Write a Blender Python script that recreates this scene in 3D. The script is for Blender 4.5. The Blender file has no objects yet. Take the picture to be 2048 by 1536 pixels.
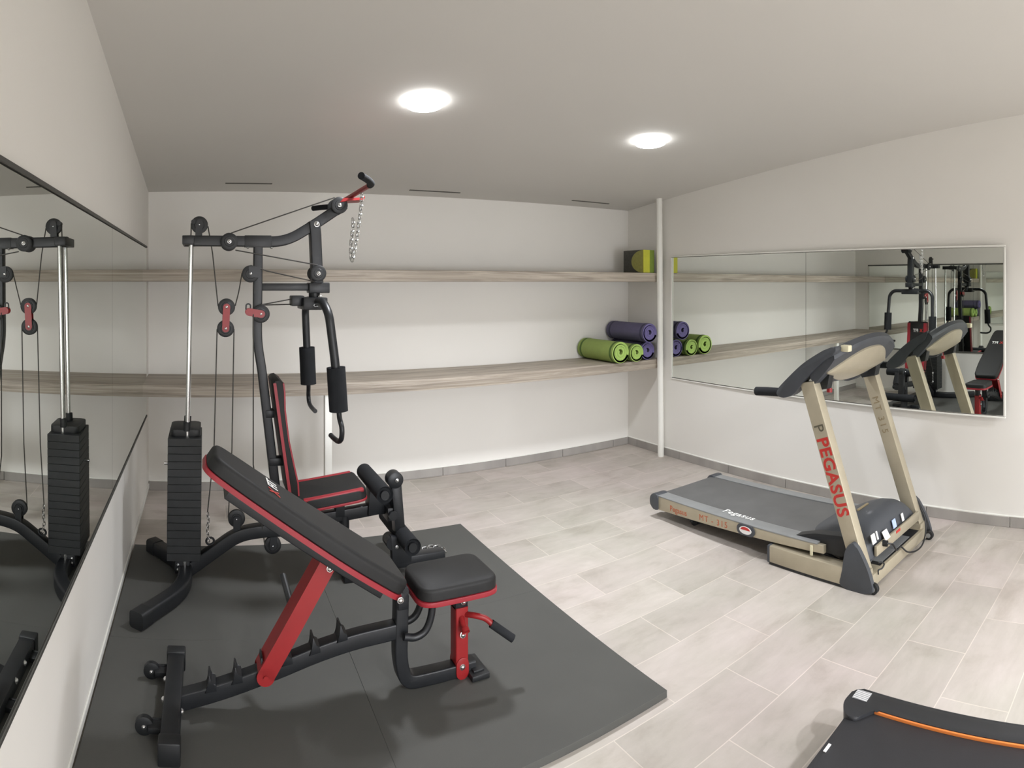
import bpy, bmesh, math, random
from mathutils import Vector, Matrix
random.seed(7)
PI = math.pi
C = bpy.context.scene.collection
SC = bpy.context.scene

# ------------------------------------------------------------------ materials
def new_mat(name):
    m = bpy.data.materials.new(name); m.use_nodes = True
    nt = m.node_tree; b = nt.nodes['Principled BSDF']
    return m, nt, b
def lin(c):
    f = lambda v: v / 12.92 if v <= .04045 else ((v + .055) / 1.055) ** 2.4
    return tuple(f(v / 255.) for v in c) + (1.,)
def tc(nt, scale=(1, 1, 1), loc=(0, 0, 0), rot=(0, 0, 0), kind='Object'):
    t = nt.nodes.new('ShaderNodeTexCoord'); mp = nt.nodes.new('ShaderNodeMapping')
    mp.inputs['Scale'].default_value = scale; mp.inputs['Location'].default_value = loc
    mp.inputs['Rotation'].default_value = rot
    nt.links.new(t.outputs[kind], mp.inputs['Vector']); return mp.outputs['Vector']
def noise(nt, vec, scale, detail=4, rough=.55, dist=0.):
    n = nt.nodes.new('ShaderNodeTexNoise'); n.inputs['Scale'].default_value = scale
    n.inputs['Detail'].default_value = detail; n.inputs['Roughness'].default_value = rough
    n.inputs['Distortion'].default_value = dist
    nt.links.new(vec, n.inputs['Vector']); return n.outputs['Fac']
def ramp(nt, fac, stops):
    r = nt.nodes.new('ShaderNodeValToRGB'); cr = r.color_ramp
    while len(cr.elements) > 1: cr.elements.remove(cr.elements[-1])
    cr.elements[0].position = stops[0][0]; cr.elements[0].color = stops[0][1]
    for p, c in stops[1:]:
        e = cr.elements.new(p); e.color = c
    nt.links.new(fac, r.inputs['Fac']); return r.outputs['Color']
def mix(nt, a, b, fac, mode='MIX'):
    n = nt.nodes.new('ShaderNodeMix'); n.data_type = 'RGBA'; n.blend_type = mode
    for sock, v in ((n.inputs[0], fac), (n.inputs[6], a), (n.inputs[7], b)):
        if hasattr(v, 'is_output'): nt.links.new(v, sock)
        else: sock.default_value = v
    return n.outputs[2]
def bump(nt, b, h, strength, dist=.01):
    n = nt.nodes.new('ShaderNodeBump'); n.inputs['Strength'].default_value = strength
    n.inputs['Distance'].default_value = dist
    nt.links.new(h, n.inputs['Height']); nt.links.new(n.outputs['Normal'], b.inputs['Normal'])
def scal(c, k): return (c[0] * k, c[1] * k, c[2] * k, 1.)
def simple(name, rgb, rough=.5, metal=0., var=.12, vscale=14., bstr=0., bscale=200., spec=.5):
    m, nt, b = new_mat(name); c = lin(rgb)
    v = tc(nt); n = noise(nt, v, vscale)
    col = ramp(nt, n, [(.3, scal(c, 1 - var)), (.7, scal(c, 1 + var))])
    nt.links.new(col, b.inputs['Base Color'])
    b.inputs['Roughness'].default_value = rough; b.inputs['Metallic'].default_value = metal
    b.inputs['Specular IOR Level'].default_value = spec
    if bstr: bump(nt, b, noise(nt, v, bscale, 2), bstr, .002)
    return m

M = {}
M['wall'] = simple('wall_paint', (232, 230, 225), .75, var=.012, vscale=1.3, bstr=.08, bscale=120, spec=.25)
M['ceiling'] = simple('ceiling_paint', (214, 212, 207), .85, var=.012, vscale=1., spec=.2)
M['white_trim'] = simple('white_gloss_paint', (236, 236, 230), .4, var=.01)
M['black'] = simple('black_powder_coat', (26, 28, 31), .42, var=.15, bstr=.05, bscale=500)
M['black_plastic'] = simple('black_plastic', (24, 26, 28), .5, var=.1)
M['stack'] = simple('weight_plate_vinyl', (27, 29, 30), .55, var=.2, vscale=30)
M['foam'] = simple('black_foam', (30, 32, 35), .85, var=.12, bstr=.35, bscale=420, spec=.3)
M['vinyl'] = simple('black_vinyl', (27, 27, 27), .6, var=.06, bstr=.12, bscale=600, spec=.4)
M['red'] = simple('red_powder_coat', (142, 31, 33), .4, var=.06)
M['red_vinyl'] = simple('red_vinyl', (146, 36, 46), .45, var=.05)
M['chrome'] = simple('chrome', (205, 206, 206), .22, 1., var=.03)
M['zinc'] = simple('zinc_bolt', (215, 215, 215), .25, 1., var=.05)
M['rubber'] = simple('cable_rubber', (60, 58, 54), .5, var=.1)
M['gold'] = simple('champagne_paint', (176, 167, 146), .36, .3, var=.04)
M['cream'] = simple('cream_plastic', (214, 208, 178), .5, var=.03)
M['charcoal'] = simple('charcoal_plastic', (66, 69, 74), .5, var=.07, bstr=.08, bscale=300)
M['belt'] = simple('running_belt_rubber', (96, 96, 95), .65, var=.1, vscale=6, bstr=.2, bscale=500)
M['railgrey'] = simple('grey_rail_plastic', (132, 134, 134), .45, var=.06)
M['darkgap'] = simple('dark_recess', (22, 22, 22), .8)
M['white_print'] = simple('white_print', (236, 236, 234), .5, var=.01)
M['red_print'] = simple('red_print', (188, 52, 46), .45, var=.03)
M['orange_print'] = simple('orange_red_print', (178, 98, 66), .5, var=.03)
M['gold_print'] = simple('bronze_print', (138, 124, 96), .5, var=.03)
M['dark_print'] = simple('dark_print', (90, 86, 72), .5, var=.03)
M['blue_print'] = simple('pale_blue_print', (170, 188, 224), .5, var=.05)
M['padblack'] = simple('walking_pad_shell', (38, 39, 42), .45, var=.08, bstr=.06, bscale=400)
M['padbelt'] = simple('walking_pad_belt', (40, 40, 43), .62, var=.07, bstr=.15, bscale=500)
M['orange'] = simple('orange_trim', (226, 132, 66), .4, var=.04)
M['greyframe'] = simple('grey_mirror_channel', (70, 70, 66), .5, var=.05)
M['green'] = simple('lime_foam', (140, 160, 84), .7, var=.07, bstr=.1, bscale=300)
M['green_end'] = simple('lime_foam_end', (166, 198, 104), .75, var=.08)
M['purple'] = simple('purple_foam', (92, 88, 116), .7, var=.07, bstr=.1, bscale=300)
M['purple_end'] = simple('purple_foam_end', (112, 104, 156), .75, var=.08)
M['strap_g'] = simple('dark_green_elastic', (72, 100, 40), .8, var=.08)
M['strap_p'] = simple('dark_purple_elastic', (62, 60, 84), .8, var=.08)
M['boxdark'] = simple('dark_box_card', (66, 66, 60), .6, var=.25, vscale=60)
M['yellow'] = simple('yellow_card', (200, 200, 66), .55, var=.05)
M['olive'] = simple('olive_disc', (150, 148, 78), .6, var=.12, vscale=50)
M['boxgreen'] = simple('green_card', (126, 148, 60), .55, var=.06)

m, nt, b = new_mat('mirror_silver'); M['mirror'] = m
nt.links.new(ramp(nt, noise(nt, tc(nt), .8, 1), [(.2, (.755, .785, .745, 1)), (.8, (.775, .80, .762, 1))]), b.inputs['Base Color'])
b.inputs['Metallic'].default_value = 1.; b.inputs['Roughness'].default_value = .004

m, nt, b = new_mat('lamp_diffuser'); M['lamp'] = m
b.inputs['Base Color'].default_value = (.9, .9, .88, 1)
b.inputs['Emission Color'].default_value = (.985, .99, 1., 1); b.inputs['Emission Strength'].default_value = 20.

# floor: wood-tone porcelain planks in running bond
m, nt, b = new_mat('porcelain_plank_tile'); M['tile'] = m
v = tc(nt, loc=(-1.857, -1.109, 0))
br = nt.nodes.new('ShaderNodeTexBrick')
br.offset = .5; br.offset_frequency = 2; br.squash = 1.
for k, val in (('Scale', 1.), ('Brick Width', .573), ('Row Height', .265), ('Mortar Size', .0022), ('Mortar Smooth', .2), ('Bias', 0.)):
    br.inputs[k].default_value = val
br.inputs['Color1'].default_value = lin((190, 187, 183)); br.inputs['Color2'].default_value = lin((206, 202, 199))
br.inputs['Mortar'].default_value = lin((222, 218, 213))
nt.links.new(v, br.inputs['Vector'])
br2 = nt.nodes.new('ShaderNodeTexBrick'); br2.offset = .5; br2.offset_frequency = 2; br2.squash = 1.
for k, val in (('Scale', 1.), ('Brick Width', .573), ('Row Height', .265), ('Mortar Size', 0.), ('Bias', 0.)):
    br2.inputs[k].default_value = val
br2.inputs['Color1'].default_value = (0, 0, 0, 1); br2.inputs['Color2'].default_value = (1, 1, 1, 1)
nt.links.new(v, br2.inputs['Vector'])
mul = nt.nodes.new('ShaderNodeMath'); mul.operation = 'MULTIPLY'; mul.inputs[1].default_value = 37.
nt.links.new(br2.outputs['Color'], mul.inputs[0])
def noise4(vec, scale, detail, rough, dist):
    n = nt.nodes.new('ShaderNodeTexNoise'); n.noise_dimensions = '4D'
    n.inputs['Scale'].default_value = scale; n.inputs['Detail'].default_value = detail
    n.inputs['Roughness'].default_value = rough; n.inputs['Distortion'].default_value = dist
    nt.links.new(vec, n.inputs['Vector']); nt.links.new(mul.outputs[0], n.inputs['W']); return n.outputs['Fac']
n1 = noise4(tc(nt, scale=(1.2, 2.0, 1)), 2.6, 6, .62, .5)
n2 = noise4(tc(nt, scale=(.7, 3.2, 1)), 6., 6, .65, .3)
n3 = noise(nt, tc(nt), 1.1, 3)
c1 = mix(nt, br.outputs['Color'], ramp(nt, n1, [(.33, lin((218, 214, 207))), (.47, lin((240, 238, 234))), (.68, lin((255, 252, 251)))]), .8, 'MULTIPLY')
c2 = mix(nt, c1, ramp(nt, n2, [(.3, lin((232, 230, 227))), (.7, lin((255, 254, 252)))]), .6, 'MULTIPLY')
c3 = mix(nt, c2, ramp(nt, n3, [(.3, lin((246, 247, 240))), (.7, lin((255, 246, 248)))]), .8, 'MULTIPLY')
nt.links.new(c3, b.inputs['Base Color']); b.inputs['Roughness'].default_value = .5
b.inputs['Specular IOR Level'].default_value = .35
bump(nt, b, n2, .05, .004)

m, nt, b = new_mat('grey_tile_skirting'); M['skirting'] = m
v = tc(nt, scale=(1, 1, .2), loc=(.11, .13, 0))
sx = nt.nodes.new('ShaderNodeTexNoise'); sx.inputs['Scale'].default_value = 5.; sx.inputs['Detail'].default_value = 5.
nt.links.new(v, sx.inputs['Vector'])
nt.links.new(ramp(nt, sx.outputs['Fac'], [(.3, lin((148, 144, 140))), (.7, lin((168, 164, 159)))]), b.inputs['Base Color'])
b.inputs['Roughness'].default_value = .5

# shelves: weathered wood laminate, grain running along the board
m, nt, b = new_mat('weathered_wood_laminate'); M['wood'] = m
v = tc(nt, scale=(.55, 7., 13.))
a1 = noise(nt, v, 2.4, 8, .62, 1.1)
a2 = noise(nt, tc(nt, scale=(.25, 16, 30)), 3.2, 6, .6, .4)
col = ramp(nt, a1, [(.25, lin((138, 129, 118))), (.42, lin((166, 156, 144))), (.55, lin((188, 178, 165))), (.7, lin((206, 197, 182))), (.82, lin((160, 150, 140)))])
col = mix(nt, col, ramp(nt, a2, [(.3, lin((205, 200, 194))), (.65, lin((255, 255, 255)))]), .8, 'MULTIPLY')
nt.links.new(col, b.inputs['Base Color']); b.inputs['Roughness'].default_value = .55
bump(nt, b, a2, .15, .004)

M['mat'] = simple('dark_foam_tile', (79, 79, 76), .72, var=.05, vscale=3., bstr=.25, bscale=350, spec=.35)

# small-print sticker
m, nt, b = new_mat('printed_sticker'); M['sticker'] = m
v = tc(nt)
w = nt.nodes.new('ShaderNodeTexWave'); w.inputs['Scale'].default_value = 38.; w.bands_direction = 'X'
nt.links.new(v, w.inputs['Vector'])
lines = ramp(nt, w.outputs['Fac'], [(.42, lin((205, 205, 205))), (.62, lin((120, 120, 122)))])
nt.links.new(mix(nt, lin((208, 208, 208)), lines, .8), b.inputs['Base Color'])

# ------------------------------------------------------------------ mesh helpers
def origin_of(p):
    o = Vector((0, 0, 0))
    while p is not None:
        o += p.location; p = p.parent
    return o
def obj(name, bm, mat, parent=None, sharp=38., label=None):
    bmesh.ops.remove_doubles(bm, verts=bm.verts, dist=1e-6)
    bmesh.ops.recalc_face_normals(bm, faces=bm.faces)
    for f in bm.faces: f.smooth = True
    for e in bm.edges:
        if len(e.link_faces) == 2 and e.calc_face_angle(0.) > math.radians(sharp): e.smooth = False
    me = bpy.data.meshes.new(name); bm.to_mesh(me); bm.free()
    mats = mat if isinstance(mat, (list, tuple)) else [mat]
    for x in mats: me.materials.append(x)
    o = bpy.data.objects.new(name, me); C.objects.link(o)
    if parent is not None:
        me.transform(Matrix.Translation(-origin_of(parent))); o.parent = parent
    if label: o['label'] = label
    return o
def thing(name, label, cat, loc, group=None):
    o = bpy.data.objects.new(name, None); C.objects.link(o); o.location = loc
    o.empty_display_size = .1
    o['label'] = label; o['category'] = cat
    if group: o['group'] = group
    return o
def tag(o, label, cat, group=None):
    o['label'] = label; o['category'] = cat
    if group: o['group'] = group
    return o
def each(name, bm, mat, parent=None):
    """one object per loose piece"""
    bm.verts.index_update(); left = set(bm.verts); out = []
    while left:
        st = [next(iter(left))]; isl = set(st)
        while st:
            v = st.pop()
            for e in v.link_edges:
                q = e.other_vert(v)
                if q not in isl: isl.add(q); st.append(q)
        left -= isl
        nb = bmesh.new(); mp = {v: nb.verts.new(v.co) for v in isl}
        for f in {f for v in isl for f in v.link_faces}: nb.faces.new([mp[v] for v in f.verts])
        out.append(obj(name, nb, mat, parent))
    bm.free(); return out
def struct(name, bm, mat):
    o = obj(name, bm, mat); o['kind'] = 'structure'; return o
def B(): return bmesh.new()
def box(bm, lo, hi, bev=0., seg=2, mat=None):
    r = bmesh.ops.create_cube(bm, size=1.)
    vs = r['verts']
    for v in vs:
        v.co = Vector([(lo[i] + hi[i]) / 2 + v.co[i] * (hi[i] - lo[i]) for i in range(3)])
    if bev:
        es = list({e for v in vs for e in v.link_edges})
        bmesh.ops.bevel(bm, geom=es, offset=bev, segments=seg, affect='EDGES', profile=.5)
    if mat: bmesh.ops.transform(bm, matrix=mat, verts=vs if not bev else bm.verts)
    return bm
def frame_of(d):
    d = Vector(d).normalized()
    a = Vector((0, 0, 1)) if abs(d.z) < .9 else Vector((1, 0, 0))
    u = d.cross(a).normalized(); return u, d.cross(u).normalized()
def cyl(bm, p0, p1, r0, r1=None, n=24, bev=0.):
    p0, p1 = Vector(p0), Vector(p1); r1 = r0 if r1 is None else r1
    u, w = frame_of(p1 - p0); d = (p1 - p0).normalized()
    prof = [(0, 0., r0), (1, 0., r1)]
    L = (p1 - p0).length
    if bev:
        prof = []
        for k in range(4):
            a = PI / 2 * k / 3; prof.append((bev * (1 - math.sin(a)), r0 - bev + bev * math.cos(PI / 2 - a)))
        prof += [(L - x, y) for x, y in reversed(prof)]
    else: prof = [(0., r0), (L, r1)]
    lathe(bm, p0, d, prof, n)
    return bm
def lathe(bm, o, d, prof, n=28, caps=True):
    o = Vector(o); d = Vector(d).normalized(); u, w = frame_of(d)
    rings = []
    for h, r in prof:
        rings.append([bm.verts.new(o + d * h + (u * math.cos(2 * PI * k / n) + w * math.sin(2 * PI * k / n)) * max(r, 1e-5)) for k in range(n)])
    for a, c in zip(rings, rings[1:]):
        for k in range(n): bm.faces.new((a[k], a[(k + 1) % n], c[(k + 1) % n], c[k]))
    if caps:
        bm.faces.new(rings[0][::-1]); bm.faces.new(rings[-1])
    return bm
def fillet(pts, rad, n=6):
    P = [Vector(p) for p in pts]; out = [P[0]]
    for i in range(1, len(P) - 1):
        a, p, c = P[i - 1], P[i], P[i + 1]
        r = min(rad, (a - p).length * .48, (c - p).length * .48)
        s, e = p + (a - p).normalized() * r, p + (c - p).normalized() * r
        for k in range(n + 1):
            t = k / n; out.append(s * (1 - t) ** 2 + p * 2 * t * (1 - t) + e * t * t)
    out.append(P[-1]); return out
def spline(pts, n=6):
    P = [Vector(p) for p in pts]; P = [P[0] * 2 - P[1]] + P + [P[-1] * 2 - P[-2]]; out = []
    for i in range(1, len(P) - 2):
        for k in range(n):
            t = k / n; a, b_, c, d = P[i - 1:i + 3]
            out.append(.5 * ((2 * b_) + (c - a) * t + (2 * a - 5 * b_ + 4 * c - d) * t * t + (3 * b_ - a - 3 * c + d) * t ** 3))
    out.append(P[-2]); return out
def sweep(bm, path, prof, side=None, caps=True):
    """prof: list of (a,b) offsets; a along 'side', b along the normal."""
    P = [Vector(p) for p in path]; rings = []
    u = None
    for i, p in enumerate(P):
        t = (P[min(i + 1, len(P) - 1)] - P[max(i - 1, 0)]).normalized()
        if side is not None:
            s = Vector(side); s = (s - t * s.dot(t)).normalized()
        else:
            if u is None: s = frame_of(t)[0]
            else: s = (u - t * u.dot(t)).normalized()
            u = s
        nrm = t.cross(s).normalized()
        rings.append([bm.verts.new(p + s * a + nrm * c) for a, c in prof])
    n = len(prof)
    for a, c in zip(rings, rings[1:]):
        for k in range(n): bm.faces.new((a[k], a[(k + 1) % n], c[(k + 1) % n], c[k]))
    if caps:
        bm.faces.new(rings[0][::-1]); bm.faces.new(rings[-1])
    return bm
def circ(r, n=14): return [(r * math.cos(2 * PI * k / n), r * math.sin(2 * PI * k / n)) for k in range(n)]
def rrect(w, h, r, n=3):
    out = []
    for cx, cy, a0 in ((w / 2 - r, h / 2 - r, 0), (-w / 2 + r, h / 2 - r, 90), (-w / 2 + r, -h / 2 + r, 180), (w / 2 - r, -h / 2 + r, 270)):
        for k in range(n + 1):
            a = math.radians(a0 + 90 * k / n); out.append((cx + r * math.cos(a), cy + r * math.sin(a)))
    return out
def tube(bm, path, r, n=14): return sweep(bm, path, circ(r, n))
def prism(bm, outline, origin, ex, ey, depth, bev=0., seg=2):
    """closed outline in (ex,ey) from origin, extruded along ex x ey by depth."""
    ex, ey, o = Vector(ex), Vector(ey), Vector(origin); ez = ex.cross(ey).normalized()
    a = [bm.verts.new(o + ex * x + ey * y) for x, y in outline]
    c = [bm.verts.new(o + ex * x + ey * y + ez * depth) for x, y in outline]
    n = len(a); fs = [bm.faces.new(a[::-1]), bm.faces.new(c)]
    for k in range(n): fs.append(bm.faces.new((a[k], a[(k + 1) % n], c[(k + 1) % n], c[k])))
    if bev:
        es = list({e for f in fs[:2] for e in f.edges})
        bmesh.ops.bevel(bm, geom=es, offset=bev, segments=seg, affect='EDGES', profile=.5)
    return bm
def prism_yz(bm, pts, x0, x1, bev=0.):
    return prism(bm, pts, (x0, 0, 0), (0, 1, 0), (0, 0, 1), x1 - x0, bev)
def prism_xz(bm, pts, y0, y1, bev=0.):
    return prism(bm, pts, (0, y1, 0), (1, 0, 0), (0, 0, 1), y1 - y0, bev)   # ex x ez = -y
def cushion(bm, outline, origin, ex, ey, depth, r, seg=5, crown=0.):
    """upholstered slab: straight sides, edges rolled over by radius r onto the top."""
    ex, ey, o = Vector(ex), Vector(ey), Vector(origin); ez = ex.cross(ey).normalized(); n = len(outline)
    P = [Vector((p[0], p[1], 0)) for p in outline]
    area2 = sum(P[i].x * P[(i + 1) % n].y - P[(i + 1) % n].x * P[i].y for i in range(n)); sg = 1 if area2 > 0 else -1
    N = []
    for i in range(n):
        t = P[(i + 1) % n] - P[i - 1]; N.append(Vector((-t.y, t.x, 0)).normalized() * sg)
    prof = [(r * .35, 0.), (0., r * .35), (0., depth - r)] + [(r * (1 - math.cos(PI / 2 * k / seg)), depth - r + r * math.sin(PI / 2 * k / seg)) for k in range(1, seg + 1)] + [(r * 1.15, depth + crown * .5)]
    rings = []
    for ins, h in prof: rings.append([bm.verts.new(o + ex * (P[i].x + N[i].x * ins) + ey * (P[i].y + N[i].y * ins) + ez * h) for i in range(n)])
    for a, c in zip(rings, rings[1:]):
        for k in range(n): bm.faces.new((a[k], a[(k + 1) % n], c[(k + 1) % n], c[k]))
    bm.faces.new(rings[0][::-1]); bm.faces.new(rings[-1]); return bm
def smooth_outline(pts, n=5):
    P = [Vector((p[0], p[1], 0)) for p in pts]; N = len(P); out = []
    for i in range(N):
        a, b_, c, d = P[i - 1], P[i], P[(i + 1) % N], P[(i + 2) % N]
        for k in range(n):
            t = k / n
            v = .5 * ((2 * b_) + (c - a) * t + (2 * a - 5 * b_ + 4 * c - d) * t * t + (3 * b_ - a - 3 * c + d) * t ** 3)
            out.append((v.x, v.y))
    return out
def round_outline(pts, r, n=5):
    P = [Vector((p[0], p[1], 0)) for p in pts]; N = len(P); out = []
    for i in range(N):
        a, p, c = P[i - 1], P[i], P[(i + 1) % N]
        rr = min(r if not isinstance(r, (list, tuple)) else r[i], (a - p).length * .48, (c - p).length * .48)
        s, e = p + (a - p).normalized() * rr, p + (c - p).normalized() * rr
        for k in range(n + 1):
            t = k / n; v = s * (1 - t) ** 2 + p * 2 * t * (1 - t) + e * t * t; out.append((v.x, v.y))
    return out
def torus_link(bm, c, d, side, L, W, r, n=12):
    """one chain link: stadium loop with its long axis along d."""
    c, d, s = Vector(c), Vector(d).normalized(), Vector(side); s = (s - d * s.dot(d)).normalized()
    path = []
    for k in range(n):
        a = 2 * PI * k / n
        off = (L - W) / 2 * (1 if math.cos(a) > 0 else -1)
        path.append(c + d * (math.cos(a) * W / 2 + off) + s * math.sin(a) * W / 2)
    nrm = d.cross(s).normalized(); rings = []
    for k in range(n):
        t = (path[(k + 1) % n] - path[k - 1]).normalized(); o = t.cross(nrm).normalized()
        rings.append([bm.verts.new(path[k] + (o * math.cos(2 * PI * j / 6) + nrm * math.sin(2 * PI * j / 6)) * r) for j in range(6)])
    for k in range(n):
        a, e = rings[k], rings[(k + 1) % n]
        for j in range(6): bm.faces.new((a[j], a[(j + 1) % 6], e[(j + 1) % 6], e[j]))
def chain(bm, pts, L=.026, W=.014, r=.0024):
    P = spline(pts, 12); acc = 0.; marks = [P[0]]; step = L - 2.6 * r
    for a, c in zip(P, P[1:]):
        seg = (c - a).length
        while acc + seg >= step:
            t = (step - acc) / seg; a = a + (c - a) * t; marks.append(a.copy()); seg = (c - a).length; acc = 0.
        acc += seg
    for i, (a, c) in enumerate(zip(marks, marks[1:])):
        d = (c - a).normalized(); u, w = frame_of(d); k = PI / 4 + (PI / 2 if i % 2 else 0)
        torus_link(bm, (a + c) / 2, d, u * math.cos(k) + w * math.sin(k), L, W, r)
    return bm
def lettering(name, body, size, mat, o, ex, ey, parent, depth=.0012, spacing=1., bold=0., label=None):
    cu = bpy.data.curves.new(name, 'FONT'); cu.body = body; cu.size = size; cu.extrude = depth / 2
    cu.align_x = 'CENTER'; cu.align_y = 'CENTER'; cu.space_character = spacing; cu.offset = bold; cu.resolution_u = 3
    to = bpy.data.objects.new(name + '_src', cu); C.objects.link(to)
    dg = bpy.context.evaluated_depsgraph_get()
    me = bpy.data.meshes.new_from_object(to.evaluated_get(dg))
    bpy.data.objects.remove(to); bpy.data.curves.remove(cu)
    ex, ey = Vector(ex).normalized(), Vector(ey).normalized(); ez = ex.cross(ey)
    mm = Matrix(((ex.x, ey.x, ez.x, o[0]), (ex.y, ey.y, ez.y, o[1]), (ex.z, ey.z, ez.z, o[2]), (0, 0, 0, 1)))
    me.transform(mm); me.materials.clear(); me.materials.append(mat)
    q = bpy.data.objects.new(name, me); C.objects.link(q)
    if parent is not None:
        me.transform(Matrix.Translation(-origin_of(parent))); q.parent = parent
    if label: q['label'] = label
    return q
def bolt(bm, c, d, r=.009):
    d = Vector(d).normalized()
    lathe(bm, Vector(c), d, [(0, r * 1.25), (r * .25, r * 1.25), (r * .3, r), (r * .7, r * .8), (r * .95, r * .35), (r, 1e-4)], 14)

# ------------------------------------------------------------------ room
XL, XR, YB, YF = -.424, 3.775, 4.594, -3.0
HC = 1.55
def ceil_z(x, y):
    yy = max(y / HC, .45); t = (x / HC + .273) / (2.436 + .273); t = min(max(t, -.1), 1.1)
    L = .44 + .14 * (2.964 - yy); R = .45 + .10 * (2.964 - yy)
    return HC * (1 + L * (1 - t) + R * t)
bm = B(); box(bm, (XL - .15, YF - .15, -.12), (XR + .15, YB + .15, 0)); struct('floor', bm, M['tile'])
bm = B(); box(bm, (XL - .15, YF - .15, 0), (XL, YB + .15, 3.1)); struct('wall_left', bm, M['wall'])
bm = B(); box(bm, (XR, YF - .15, 0), (XR + .15, YB + .15, 3.1)); struct('wall_right', bm, M['wall'])
bm = B(); box(bm, (XL, YB, 0), (XR, YB + .15, 3.1)); struct('wall_back', bm, M['wall'])
bm = B(); box(bm, (XL, YF - .15, 0), (XR, YF, 3.1)); struct('wall_front', bm, M['wall'])
bm = B(); nx, ny = 8, 24
g = [[[bm.verts.new((XL - .1 + (XR - XL + .2) * i / nx, YF - .1 + (YB - YF + .2) * j / ny,
      ceil_z(XL - .1 + (XR - XL + .2) * i / nx, YF - .1 + (YB - YF + .2) * j / ny) + k * .08)) for j in range(ny + 1)] for i in range(nx + 1)] for k in (0, 1)]
for k in (0, 1):
    for i in range(nx):
        for j in range(ny): bm.faces.new((g[k][i][j], g[k][i + 1][j], g[k][i + 1][j + 1], g[k][i][j + 1]))
for i in range(nx):
    for j in (0, ny): bm.faces.new((g[0][i][j], g[0][i + 1][j], g[1][i + 1][j], g[1][i][j]))
for j in range(ny):
    for i in (0, nx): bm.faces.new((g[0][i][j], g[0][i][j + 1], g[1][i][j + 1], g[1][i][j]))
struct('ceiling', bm, M['ceiling'])
# tile skirting in lengths with light joints between them
def skirting(name, a, e, axis):
    bm = B(); x = a
    while x < e - .01:
        x2 = min(x + .573, e)
        lo = [x + .0015, YB - .011, 0] if axis == 0 else [XR - .011, x + .0015, 0]
        hi = [x2 - .0015, YB, .066] if axis == 0 else [XR, x2 - .0015, .066]
        box(bm, lo, hi, .002, 1); x = x2
    struct(name, bm, M['skirting'])
skirting('baseboard_back', XL, XR - .011, 0)
skirting('baseboard_right', YF, YB - .011, 1)
bm = B(); box(bm, (XL, YF, .02), (XL + .008, YB, .05), .002, 1); struct('baseboard_left', bm, M['white_trim'])
bm = B(); sweep(bm, [(XR - .004, YF, .07), (XR - .004, YB - .01, .07)], circ(.006, 8)); struct('trim_1', bm, M['white_trim'])
bm = B(); sweep(bm, [(XL + .01, YB - .004, .069), (XR - .012, YB - .004, .069)], circ(.004, 8)); struct('trim_2', bm, M['white_trim'])

# ------------------------------------------------------------------ mirrors
def mirror(xw, s, y0, ym, y1, z0, z1, fm, fw, label):
    t = thing('wall_mirror', label, 'mirror', (xw, (y0 + y1) / 2, z0))
    X = lambda d: xw + s * d
    def bx(bm, ya, za, yb, zb, d0, d1, bev=0.):
        box(bm, (min(X(d0), X(d1)), ya, za), (max(X(d0), X(d1)), yb, zb), bev, 1)
    bm = B(); bx(bm, y0 + .004, z0 + .004, y1 - .004, z1 - .004, .001, .004); obj('backing_board', bm, M['darkgap'], t)
    for a, e in ((y0, ym), (ym, y1)):
        bm = B(); bx(bm, a + (.0012 if a == ym else .004), z0 + .004, e - (.0012 if e == ym else .004), z1 - .004, .0045, .0085); obj('glass_panel', bm, M['mirror'], t)
    bm = B()
    bx(bm, y0 - fw, z1, y1 + fw, z1 + fw, .0005, .013, .002); bx(bm, y0 - fw, z0 - fw, y1 + fw, z0, .0005, .013, .002)
    if s > 0:
        each('edge_rail', bm, fm, t)
    else:
        bx(bm, y0 - fw, z0, y0, z1, .0005, .013, .002); bx(bm, y1, z0, y1 + fw, z1, .0005, .013, .002)
        obj('frame', bm, fm, t)
    return t
mirror(XL, 1, 1.10, 2.74, 4.36, .61, 1.80, M['greyframe'], .014, 'long dark-edged mirror on the left wall beside the weight stack')
wm = mirror(XR, -1, 1.04, 2.53, 3.97, .71, 1.778, M['white_trim'], .012, 'wide white-framed mirror on the right wall behind the beige treadmill')
wm.rotation_euler.z = -math.radians(.7); wm.location.x -= .018      # hangs a touch out of parallel with the wall

# ------------------------------------------------------------------ shelves and posts
def shelf(z0, z1, label):
    bm = B(); box(bm, (XL + .001, 4.09, z0), (XR - .001, YB - .001, z1), .004, 2)
    return tag(obj('wall_shelf', bm, M['wood']), label, 'shelf', 'wood-look shelves along the back wall')
shelf(.788, .869, 'lower wood-look shelf along the back wall, carrying the rolled mats')
shelf(1.56, 1.64, 'upper wood-look shelf along the back wall, carrying the yellow box')
bm = B(); zt = ceil_z(3.70, 4.06)
cyl(bm, (3.716, 4.06, 0), (3.696, 4.06, zt + .01), .028, n=28)
tag(obj('support_post', bm, M['white_trim']), 'tall round white post from floor to ceiling at the right end of the shelves', 'post')
bm = B(); box(bm, (.81, 4.10, 0), (.86, 4.15, .788), .004)
tag(obj('support_post', bm, M['white_trim']), 'short white post under the lower shelf behind the multi gym seat', 'post')

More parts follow.
